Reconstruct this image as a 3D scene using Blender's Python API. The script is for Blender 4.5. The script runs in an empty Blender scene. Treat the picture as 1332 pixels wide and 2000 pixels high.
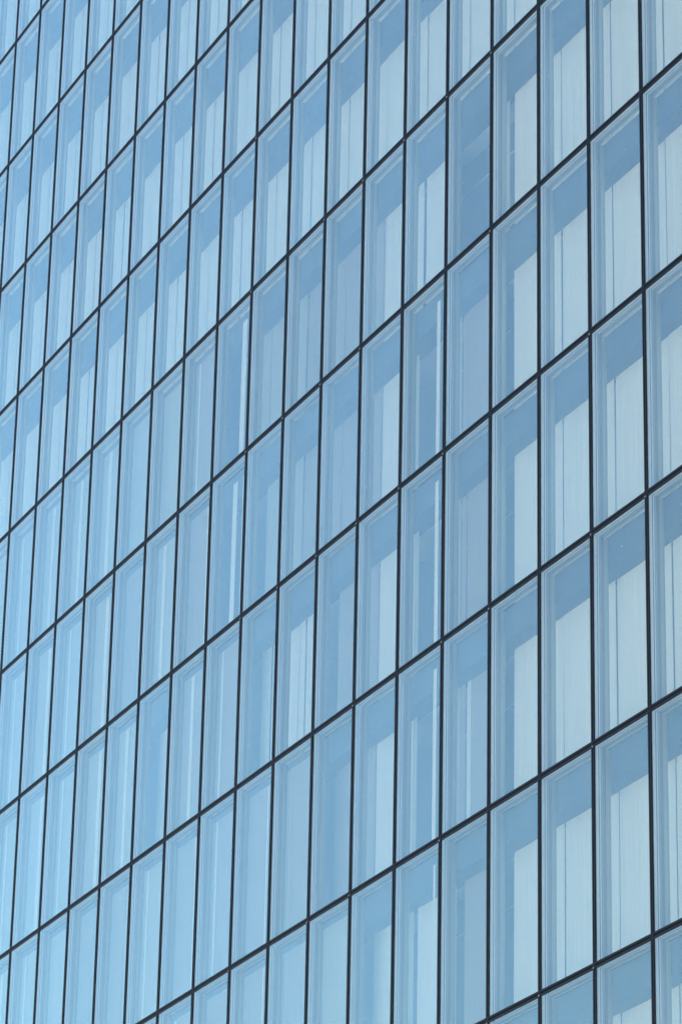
import bpy, bmesh, math, random
from mathutils import Vector, Matrix
random.seed(7)
S = bpy.context.scene
COL = S.collection

# ------------------------------------------------------------------ camera
PITCH, ROLL, FPX = 0.402926, 0.0215154, 7151.1       # looking up at the facade with a long lens
CAM_Z = 1.6
cd = bpy.data.cameras.new('camera'); cam = bpy.data.objects.new('camera', cd); COL.objects.link(cam)
cd.sensor_fit = 'VERTICAL'; cd.sensor_height = 24.0; cd.lens = FPX / 2000 * 24.0
cd.clip_start = 0.5; cd.clip_end = 8000
cp, sp, cr, sr = math.cos(PITCH), math.sin(PITCH), math.cos(ROLL), math.sin(ROLL)
fw = Vector((0, cp, sp)); r0 = Vector((1, 0, 0)); u0 = Vector((0, -sp, cp))
rt = r0 * cr + u0 * sr; up = -r0 * sr + u0 * cr
M = Matrix((rt, up, -fw)).transposed().to_4x4(); M.translation = (0, 0, CAM_Z)
cam.matrix_world = M
S.camera = cam
S.render.resolution_x = 681; S.render.resolution_y = 1024

# ------------------------------------------------------------------ sky and sun
SUN_EL, SUN_AZ = math.radians(60), math.radians(100)  # behind the tower: the facade is in open shade
w = bpy.data.worlds.new('World'); S.world = w; w.use_nodes = True
nt = w.node_tree; nt.nodes.clear()
sky = nt.nodes.new('ShaderNodeTexSky'); sky.sky_type = 'NISHITA'; sky.sun_disc = False
sky.sun_elevation = SUN_EL; sky.sun_rotation = SUN_AZ
sky.air_density = 1.0; sky.dust_density = 2.6; sky.ozone_density = 1.2
bg = nt.nodes.new('ShaderNodeBackground'); bg.inputs[1].default_value = 0.108
wo = nt.nodes.new('ShaderNodeOutputWorld')
nt.links.new(sky.outputs[0], bg.inputs[0]); nt.links.new(bg.outputs[0], wo.inputs[0])
sl = bpy.data.lights.new('sun', 'SUN'); sl.energy = 5.0; sl.angle = math.radians(0.5); sl.color = (1, 0.95, 0.87)
so = bpy.data.objects.new('sun', sl); COL.objects.link(so)
sd = Vector((math.sin(SUN_AZ) * math.cos(SUN_EL), math.cos(SUN_AZ) * math.cos(SUN_EL), math.sin(SUN_EL)))
so.rotation_euler = sd.to_track_quat('Z', 'Y').to_euler(); so.location = (60, 0, 90)
S.view_settings.view_transform = 'Standard'; S.view_settings.look = 'None'
S.view_settings.exposure = 2.13; S.view_settings.gamma = 1.0
try:
    S.cycles.transparent_max_bounces = 24; S.cycles.max_bounces = 10; S.cycles.diffuse_bounces = 4
except Exception: pass

# ------------------------------------------------------------------ materials
def new_mat(name):
    m = bpy.data.materials.new(name); m.use_nodes = True
    m.node_tree.nodes.clear(); return m, m.node_tree.nodes, m.node_tree.links
def solid(name, col, rough=0.5, metal=0.0, var=0.08, scale=6.0, spec=0.5, stretch=(1, 1, 0.15)):
    """principled with a mild procedural unevenness of colour and gloss"""
    m, N, L = new_mat(name)
    out = N.new('ShaderNodeOutputMaterial'); p = N.new('ShaderNodeBsdfPrincipled')
    p.inputs['Metallic'].default_value = metal; p.inputs['Roughness'].default_value = rough
    p.inputs['Specular IOR Level'].default_value = spec
    tc = N.new('ShaderNodeTexCoord'); mp = N.new('ShaderNodeMapping'); mp.inputs['Scale'].default_value = stretch
    oi = N.new('ShaderNodeObjectInfo'); ad = N.new('ShaderNodeVectorMath'); ad.operation = 'ADD'
    sc = N.new('ShaderNodeVectorMath'); sc.operation = 'SCALE'; sc.inputs[3].default_value = 0.0
    nz = N.new('ShaderNodeTexNoise'); nz.inputs['Scale'].default_value = scale; nz.inputs['Detail'].default_value = 5
    L.new(tc.outputs['Object'], mp.inputs[0]); L.new(mp.outputs[0], ad.inputs[0])
    cx = N.new('ShaderNodeCombineXYZ'); mu = N.new('ShaderNodeMath'); mu.operation = 'MULTIPLY'; mu.inputs[1].default_value = 37
    L.new(oi.outputs['Random'], mu.inputs[0]); L.new(mu.outputs[0], cx.inputs[0]); L.new(mu.outputs[0], cx.inputs[2])
    L.new(cx.outputs[0], ad.inputs[1]); L.new(ad.outputs[0], nz.inputs[0])
    mr = N.new('ShaderNodeMapRange'); mr.inputs[1].default_value = 0.3; mr.inputs[2].default_value = 0.7
    mr.inputs[3].default_value = 1 - var; mr.inputs[4].default_value = 1 + var
    L.new(nz.outputs[0], mr.inputs[0])
    mx = N.new('ShaderNodeVectorMath'); mx.operation = 'SCALE'; mx.inputs[0].default_value = col[:3]
    L.new(mr.outputs[0], mx.inputs[3]); L.new(mx.outputs[0], p.inputs['Base Color'])
    L.new(p.outputs[0], out.inputs[0]); return m
def glass(name, f0, fg, tint, refl, dirt=0.0):
    """thin coated window glass: each face passes tinted light and mirrors the sky by its angle"""
    m, N, L = new_mat(name)
    out = N.new('ShaderNodeOutputMaterial')
    tr = N.new('ShaderNodeBsdfTransparent'); tr.inputs[0].default_value = (*tint, 1)
    gl = N.new('ShaderNodeBsdfGlossy'); gl.inputs[0].default_value = (*refl, 1); gl.inputs[1].default_value = 0.015
    lw = N.new('ShaderNodeLayerWeight'); lw.inputs[0].default_value = 0.5
    pw = N.new('ShaderNodeMath'); pw.operation = 'POWER'; pw.inputs[1].default_value = 5
    ml = N.new('ShaderNodeMath'); ml.operation = 'MULTIPLY_ADD'; ml.inputs[1].default_value = fg; ml.inputs[2].default_value = f0
    ml.use_clamp = True
    L.new(lw.outputs['Facing'], pw.inputs[0]); L.new(pw.outputs[0], ml.inputs[0])
    oi = N.new('ShaderNodeObjectInfo'); rr = N.new('ShaderNodeMapRange'); rr.inputs[3].default_value = 0.90; rr.inputs[4].default_value = 1.10
    L.new(oi.outputs['Random'], rr.inputs[0]); mv = N.new('ShaderNodeMath'); mv.operation = 'MULTIPLY'; mv.use_clamp = True
    L.new(ml.outputs[0], mv.inputs[0]); L.new(rr.outputs[0], mv.inputs[1])
    mx = N.new('ShaderNodeMixShader'); L.new(mv.outputs[0], mx.inputs[0]); L.new(tr.outputs[0], mx.inputs[1]); L.new(gl.outputs[0], mx.inputs[2])
    # slow roller-wave ripple of toughened glass
    tc = N.new('ShaderNodeTexCoord'); nz = N.new('ShaderNodeTexNoise'); nz.inputs['Scale'].default_value = 0.9; nz.inputs['Detail'].default_value = 1
    geo = N.new('ShaderNodeNewGeometry')
    L.new(geo.outputs['Position'], nz.inputs[0])
    bp = N.new('ShaderNodeBump'); bp.inputs['Strength'].default_value = 0.12; bp.inputs['Distance'].default_value = 0.02
    L.new(nz.outputs[0], bp.inputs['Height']); L.new(bp.outputs[0], gl.inputs['Normal'])
    last = mx
    if dirt > 0:
        df = N.new('ShaderNodeBsdfDiffuse'); df.inputs[0].default_value = (0.62, 0.64, 0.66, 1)
        mp = N.new('ShaderNodeMapping'); mp.inputs['Scale'].default_value = (9, 9, 0.35)
        n2 = N.new('ShaderNodeTexNoise'); n2.inputs['Scale'].default_value = 2.2; n2.inputs['Detail'].default_value = 6; n2.inputs['Roughness'].default_value = 0.65
        L.new(geo.outputs['Position'], mp.inputs[0]); L.new(mp.outputs[0], n2.inputs[0])
        mr = N.new('ShaderNodeMapRange'); mr.inputs[1].default_value = 0.38; mr.inputs[2].default_value = 0.72
        mr.inputs[3].default_value = dirt * 0.25; mr.inputs[4].default_value = dirt
        L.new(n2.outputs[0], mr.inputs[0])
        vo = N.new('ShaderNodeTexVoronoi'); vo.inputs['Scale'].default_value = 1.7   # droplets and specks
        L.new(geo.outputs['Position'], vo.inputs[0])
        lt = N.new('ShaderNodeMath'); lt.operation = 'LESS_THAN'; lt.inputs[1].default_value = 0.024
        L.new(vo.outputs['Distance'], lt.inputs[0])
        m3 = N.new('ShaderNodeMath'); m3.operation = 'MULTIPLY_ADD'; m3.inputs[1].default_value = 0.35
        L.new(lt.outputs[0], m3.inputs[0]); L.new(mr.outputs[0], m3.inputs[2])
        m2 = N.new('ShaderNodeMixShader'); L.new(m3.outputs[0], m2.inputs[0]); L.new(mx.outputs[0], m2.inputs[1]); L.new(df.outputs[0], m2.inputs[2])
        last = m2
    L.new(last.outputs[0], out.inputs[0]); return m

MT = dict(
    outer=glass('outer_glass', 0.066, 1.18, (0.925, 0.94, 0.935), (0.63, 0.92, 0.915), dirt=0.045),
    inner=glass('inner_glass', 0.043, 0.85, (0.92, 0.93, 0.915), (0.63, 0.92, 0.915)),
    cap=solid('dark_anodised_cap', (0.0018, 0.0045, 0.008), 0.5, 0.0, 0.25, 8, 0.13),
    gasket=solid('black_gasket', (0.002, 0.002, 0.002), 0.8, spec=0.1),
    spacer=solid('pale_spacer', (0.46, 0.49, 0.52), 0.45, 0.0, 0.05),
    reveal=solid('grey_reveal', (0.20, 0.24, 0.28), 0.5, 0.0, 0.06),
    line=solid('thin_seal', (0.035, 0.045, 0.055), 0.6),
    fin=solid('inner_mullion_paint', (0.36, 0.42, 0.46), 0.5, 0.0, 0.05),
    white=solid('white_blind_cloth', (0.80, 0.735, 0.64), 0.85, 0, 0.06, 22, 0.1, (1, 1, 0.02)),
    pale=solid('pale_blind_cloth', (0.42, 0.40, 0.33), 0.85, 0, 0.05, 18, 0.1, (1, 1, 0.02)),
    mauve=solid('grey_blind_cloth', (0.36, 0.31, 0.27), 0.85, 0, 0.05, 18, 0.1, (1, 1, 0.02)),
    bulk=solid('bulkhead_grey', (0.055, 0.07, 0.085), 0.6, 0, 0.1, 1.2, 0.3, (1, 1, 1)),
    ceil=solid('ceiling_tile', (0.45, 0.45, 0.45), 0.8, 0, 0.05),
    carpet=solid('carpet', (0.10, 0.10, 0.11), 0.95, 0, 0.15),
    core=solid('core_wall_paint', (0.22, 0.23, 0.25), 0.8, 0, 0.08),
    clip=solid('bright_clip', (0.30, 0.30, 0.29), 0.5, 0.3),
    stone=solid('roof_stone', (0.3, 0.3, 0.29), 0.8),
)
order = list(MT); IDX = {k: i for i, k in enumerate(order)}

# ------------------------------------------------------------------ helpers
class MB:
    def __init__(s): s.v = []; s.f = []; s.m = []
    def box(s, a, b, mat):
        x0, y0, z0 = a; x1, y1, z1 = b; n = len(s.v)
        s.v += [(x0,y0,z0),(x1,y0,z0),(x1,y1,z0),(x0,y1,z0),(x0,y0,z1),(x1,y0,z1),(x1,y1,z1),(x0,y1,z1)]
        for q in ((0,3,2,1),(4,5,6,7),(0,1,5,4),(1,2,6,5),(2,3,7,6),(3,0,4,7)):
            s.f.append(tuple(n + k for k in q)); s.m.append(mat)
    def add(s, o, dx=0, dy=0, dz=0):
        n = len(s.v); s.v += [(x+dx, y+dy, z+dz) for x, y, z in o.v]
        s.f += [tuple(n + k for k in q) for q in o.f]; s.m += o.m
    def mesh(s, name):
        me = bpy.data.meshes.new(name); me.from_pydata(s.v, [], s.f)
        used = sorted(set(s.m), key=order.index)
        for k in used: me.materials.append(MT[k])
        ix = {k: i for i, k in enumerate(used)}
        me.polygons.foreach_set('material_index', [ix[k] for k in s.m]); me.update(); return me
def link(name, me, parent=None, loc=(0, 0, 0)):
    o = bpy.data.objects.new(name, me); COL.objects.link(o); o.parent = parent; o.location = loc; return o

# ------------------------------------------------------------------ the ground
bm = bmesh.new(); bmesh.ops.create_grid(bm, x_segments=1, y_segments=1, size=4000)
me = bpy.data.meshes.new('ground'); bm.to_mesh(me); bm.free()
me.materials.append(solid('plaza_paving', (0.36, 0.34, 0.30), 0.85, 0, 0.2, 0.4, 0.3, (1, 1, 1)))
g = link('ground', me); g['kind'] = 'structure'; g['label'] = 'pale paved plaza in front of the glass tower'

# ------------------------------------------------------------------ facade measurements
SC = 1.2
W, H = 1.5 * SC, 2.98812 * SC                       # one window: 1.80 m wide, 3.59 m floor to floor
TH = 1.9962764
PX, PY = 3.97322 * SC, 43.76545 * SC                 # foot of the first mullion
ZT = CAM_Z + 36.93753 * SC                           # height of transom row 0
R0, R1 = -4, 12                                      # transom rows built (top, bottom)
P0, P1 = -8, 26                                      # panes built, right to left
def zr(i): return ZT - i * H
tower = bpy.data.objects.new('glass_office_tower', None); COL.objects.link(tower)
tower.location = (PX, PY, 0); tower.rotation_euler = (0, 0, TH - math.pi)
tower['label'] = 'tall office tower with a blue glass curtain wall of dark framed windows'
tower['category'] = 'office building'
tx, ty = math.cos(TH), math.sin(TH)
def to_px(x, y, z):                                   # local facade point -> photo pixel (only to rank window sizes)
    ca, sa = math.cos(TH - math.pi), math.sin(TH - math.pi)
    P = Vector((PX + x*ca - y*sa, PY + x*sa + y*ca, z - CAM_Z)); d = P.dot(fw)
    return 666 + FPX*P.dot(rt)/d, 1000 - FPX*P.dot(up)/d
def clip_area(q):
    for ax, lim, sg in ((0, 0, 1), (0, 1332, -1), (1, 0, 1), (1, 2000, -1)):
        out = []
        for k in range(len(q)):
            a, b = q[k-1], q[k]; da, db = sg*(a[ax]-lim), sg*(b[ax]-lim)
            if (da >= 0) != (db >= 0):
                t = da/(da-db); out.append((a[0]+t*(b[0]-a[0]), a[1]+t*(b[1]-a[1])))
            if db >= 0: out.append(b)
        q = out
        if not q: return 0
    return abs(sum(q[k-1][0]*q[k][1]-q[k][0]*q[k-1][1] for k in range(len(q))))/2

# ------------------------------------------------------------------ one window (local: x 0..W, z 0..H)
def ring(b, y0, y1, o, i, mat, sides='LRTB'):
    if 'L' in sides: b.box((o, y0, i), (i, y1, H-i), mat)
    if 'R' in sides: b.box((W-i, y0, i), (W-o, y1, H-i), mat)
    if 'T' in sides: b.box((o, y0, H-i), (W-o, y1, H-o), mat)
    if 'B' in sides: b.box((o, y0, o), (W-o, y1, i), mat)
def frame_mb():
    b = MB()
    ring(b, 0.012, 0.062, 0.004, 0.046, 'spacer')
    ring(b, 0.062, 0.072, 0.004, 0.050, 'line')
    ring(b, 0.072, 0.098, 0.004, 0.047, 'spacer')
    ring(b, 0.098, 0.182, 0.004, 0.056, 'reveal')
    for x0, x1 in ((0.004, 0.047), (W-0.047, W-0.004)):
        b.box((x0, 0.182, 0.06), (x1, 0.275, H-0.06), 'fin')
    b.box((0.047, 0.182, H-0.075), (W-0.047, 0.20, H-0.03), 'fin')
    return b
def pane_mb(y, t, ins, mat):
    b = MB(); b.box((ins, y, ins), (W-ins, y+t, H-ins), mat); return b
FR, OP, IP = frame_mb(), pane_mb(-0.005, 0.010, 0.038, 'outer'), pane_mb(0.125, 0.008, 0.05, 'inner')
BY = 0.60; BULK = 0.585; SHIFT = -0.155       # the blinds' module sits a little left of the mullions'
def blind_mb(s0, s1, mat, y=BY, top=BULK+0.004, bot=0.03):
    b = MB(); x0, x1 = s0*W, s1*W
    b.box((x0, y, bot+0.03), (x1, y+0.004, H-top), mat)
    b.box((x0, y-0.006, bot), (x1, y+0.010, bot+0.03), mat)      # hem bar
    return b
G = 0.011
FULL = lambda m: [('blind', G, 1-G, m)]
def spec(p, i):
    """what hangs behind the window p (0 = first from the right mullion, rising to the left), below transom row i"""
    rnd = random.Random(p*131+i*17)
    if p <= 2: return FULL('white')
    if i <= 2: return FULL('white')
    SCR = [('screen', G, 1-G, 'mauve' if p < 11 else 'pale')]
    if p == 3:
        if i == 3: return [('blind', .76, .90, 'pale')]
        if i == 6: return [('blind', .02, .10, 'white'), ('blind', .115, .74, 'mauve')]
        return [('blind', G, .75, 'mauve')]
    if p == 4:
        if i == 3: return [('blind', G, .72, 'white')]
        if i in (4, 5, 6): return [('strip', .495, .57, 'white'), ('blind', .70, .87, 'pale'), ('blind', .885, .99, 'mauve')]
        return [('strip', .54, .58, 'white'), ('blind', G, .60, 'white'), ('blind', .80, .84, 'pale')]
    if p == 5:
        if i == 3: return [('blind', G, .95, 'white')]
        if i == 4: return [('blind', G, .42, 'white'), ('blind', .82, .89, 'pale')]
        if i in (5, 6): return [('blind', G, .42, 'white'), ('blind', .74, .82, 'white'), ('blind', .825, .93, 'pale')]
        return [('blind', G, .40, 'white'), ('blind', .76, .92, 'pale')]
    if p == 6: return [('blind', G, 1-G, 'mauve')] if i != 7 else [('screen', G, 1-G, 'pale')]
    if p == 7 and i == 5: return [('blind', G, .16, 'white'), ('blind', .20, .36, 'white')]
    if p == 8 and i == 5: return [('blind', G, .26, 'white'), ('blind', .29, .36, 'white'), ('blind', .62, 1-G, 'white')]
    if p == 7: return [('blind', G, 1-G, 'mauve')] if i < 6 else SCR + [('strip', .10, .125, 'pale')]
    if p == 8: return [('blind', G, 1-G, 'pale')] if i < 5 else SCR + ([('strip', .52, .55, 'white')] if i in (6, 7) else [])
    if p == 9 and i == 3: return [('strip', .40, .53, 'white'), ('blind', .6, 1-G, 'pale')]
    if p == 9 and i == 4: return [('strip', .28, .40, 'white'), ('strip', .56, .585, 'white')]
    if p == 10 and i in (4, 6): return SCR + [('strip', .54, .565, 'white')]
    if p == 11 and i == 4: return SCR + [('strip', .20, .29, 'white')]
    if p == 11 and i == 3: return SCR + [('strip', .17, .22, 'pale')]
    if p == 11 and i == 5: return [('blind', G, .45, 'white'), ('blind', .7, .98, 'mauve')]
    if p == 13 and i == 3: return SCR + [('strip', .22, .33, 'white')]
    if p in (13, 15) and i in (4, 5): return SCR + [('strip', .36, .46, 'white')]
    k = rnd.random()
    if k < .34: return SCR + [('strip', .12, .17, 'white')]
    if k < .50: return [('screen', G, 1-G, 'pale')]
    if k < .74: return SCR + [('strip', .24, .33, 'white')]
    if k < .85: return [('screen', G, .45, 'mauve'), ('screen', .47, 1-G, 'pale')]
    return SCR
def spec_mb(s):
    kind, a, b, m = s
    if kind == 'blind': return blind_mb(a + SHIFT, b + SHIFT, m)
    if kind == 'strip': return blind_mb(a, b, m, y=0.278 if m == 'white' else 0.284, top=0.20)
    return blind_mb(a, b, m, y=0.290, top=0.16)

cells = []
for i in range(R0, R1):
    for p in range(P0, P1):
        x0 = -(p+1)*W; z0 = zr(i+1)
        a = clip_area([to_px(x0, 0, z0), to_px(x0+W, 0, z0), to_px(x0+W, 0, z0+H), to_px(x0, 0, z0+H)])
        cells.append((a, p, i, x0, z0))
cells.sort(reverse=True)
mesh_cache = {}
def cached(name, key, mb):
    if key not in mesh_cache: mesh_cache[key] = mb().mesh(name)
    return mesh_cache[key]
rest = MB()
for n, (a, p, i, x0, z0) in enumerate(cells):
    items = spec(p, i)
    if n < 100 and a > 0:
        wd = link('window', cached('window', 'fr', lambda: FR), tower, (x0, 0, z0))
        link('outer_pane', cached('outer_pane', 'op', lambda: OP), wd)
        link('inner_pane', cached('inner_pane', 'ip', lambda: IP), wd)
        for s in items:
            nm = {'blind': 'blind', 'strip': 'curtain_strip', 'screen': 'window_screen'}[s[0]]
            bo = link(nm, cached(nm, s, lambda: spec_mb(s)), wd)
            if s[0] == 'blind':                                      # cloth never hangs quite true
                bo.location = (random.uniform(-.004, .004), random.uniform(-.005, .005), random.uniform(-.008, 0))
                bo.rotation_euler = (random.uniform(-.003, .003), random.uniform(-.0012, .0012), random.uniform(-.0015, .0015))
    else:
        for b in [FR, OP, IP] + [spec_mb(s) for s in items]: rest.add(b, x0, 0, z0)
o = link('window', rest.mesh('window'), tower); o['kind'] = 'stuff'
o['label'] = 'the smaller and farther windows of the glass wall'

# ------------------------------------------------------------------ mullions, transoms, clips
XL, XR = -P1*W, -P0*W
zb, zt = zr(R1), zr(R0)
def mullion_mb():
    b = MB(); h = 0.043
    b.box((-h, -0.018, zb), (-0.012, 0.012, zt), 'cap'); b.box((0.012, -0.018, zb), (h, 0.012, zt), 'cap')
    b.box((-0.0115, -0.010, zb), (0.0115, 0.010, zt), 'gasket'); return b
mm = mullion_mb().mesh('mullion')
for j in range(P0, P1+1): link('mullion', mm, tower, (-j*W, 0, 0))
def transom_mb():
    b = MB(); h = 0.050
    b.box((XL, -0.015, 0.016), (XR, 0.0115, h), 'cap'); b.box((XL, -0.015, -h), (XR, 0.0115, -0.016), 'cap')
    b.box((XL, -0.008, -0.0155), (XR, 0.0095, 0.0155), 'gasket'); return b
tm = transom_mb().mesh('transom')
for i in range(R0, R1+1): link('transom', tm, tower, (0, 0, zr(i)))
def clip_mb():
    b = MB(); b.box((-0.008, -0.030, -0.022), (0.009, -0.0225, 0.004), 'clip'); b.box((-0.004, -0.033, -0.016), (0.005, -0.0305, -0.004), 'clip'); return b
cm = clip_mb().mesh('clip')
for i in range(2, 9):
    for j in range(0, 10):
        x, y = to_px(-j*W, 0, zr(i))
        if 0 < x < 1332 and 0 < y < 2000 and random.Random(i*31+j).random() < .55:
            link('clip', cm, tower, (-j*W + random.uniform(-.01, .01), 0, zr(i) - random.uniform(.02, .05)))

# ------------------------------------------------------------------ floors, rooms behind the glass, core, roof
DEP = 16.0
for i in range(R0, R1+1):
    z = zr(i); b = MB()
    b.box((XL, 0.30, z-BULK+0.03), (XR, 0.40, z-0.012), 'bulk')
    b.box((XL, 0.4005, z-0.30), (XR, DEP-0.3, z-0.016), 'carpet')
    fs = link('floor_slab', b.mesh('floor_slab'), tower)
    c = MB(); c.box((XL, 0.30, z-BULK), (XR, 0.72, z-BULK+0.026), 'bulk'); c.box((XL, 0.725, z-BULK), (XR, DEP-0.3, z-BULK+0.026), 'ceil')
    link('ceiling', c.mesh('ceiling'), fs)
b = MB(); b.box((XL, 5.5, 0), (XR, 5.7, zt-0.9), 'core'); link('core_wall', b.mesh('core_wall'), tower)
for p in (6, 9, 12, 16, 20, -3):
    b = MB()
    for i in range(R0, R1): b.box((-p*W-0.06, 0.68, zr(i+1)+0.01), (-p*W+0.06, 5.49, zr(i)-BULK-0.01), 'core')
    link('partition_wall', b.mesh('partition_wall'), tower)
for i in range(3, 8):                                                # low fit-out wall close behind the part-drawn blinds
    z0 = zr(i+1); b = MB(); b.box((-5*W, 1.05, z0-0.01), (-3*W-0.2, 1.12, z0+H-BULK-0.008), 'bulk')
    f = link('partition_wall', b.mesh('partition_wall'), tower)
    b = MB(); b.box((-5*W, 1.035, z0+2.36), (-3*W-0.2, 1.0497, z0+2.385), 'pale'); link('rail', b.mesh('rail'), f)
b = MB()
b.box((XL, DEP-0.25, 0), (XR, DEP, zt), 'stone'); b.box((XL-0.3, 0.3, 0), (XL-0.02, DEP, zt), 'stone'); b.box((XR+0.02, 0.3, 0), (XR+0.3, DEP, zt), 'stone')
link('outer_wall', b.mesh('outer_wall'), tower)
b = MB(); b.box((XL-0.3, -0.05, zt+0.06), (XR+0.3, DEP+0.05, zt+1.2), 'stone'); link('roof', b.mesh('roof'), tower)
b = MB(); b.box((XL-0.3, -0.05, 0), (XR+0.3, 0.3, zb-0.06), 'stone'); link('plinth', b.mesh('plinth'), tower)
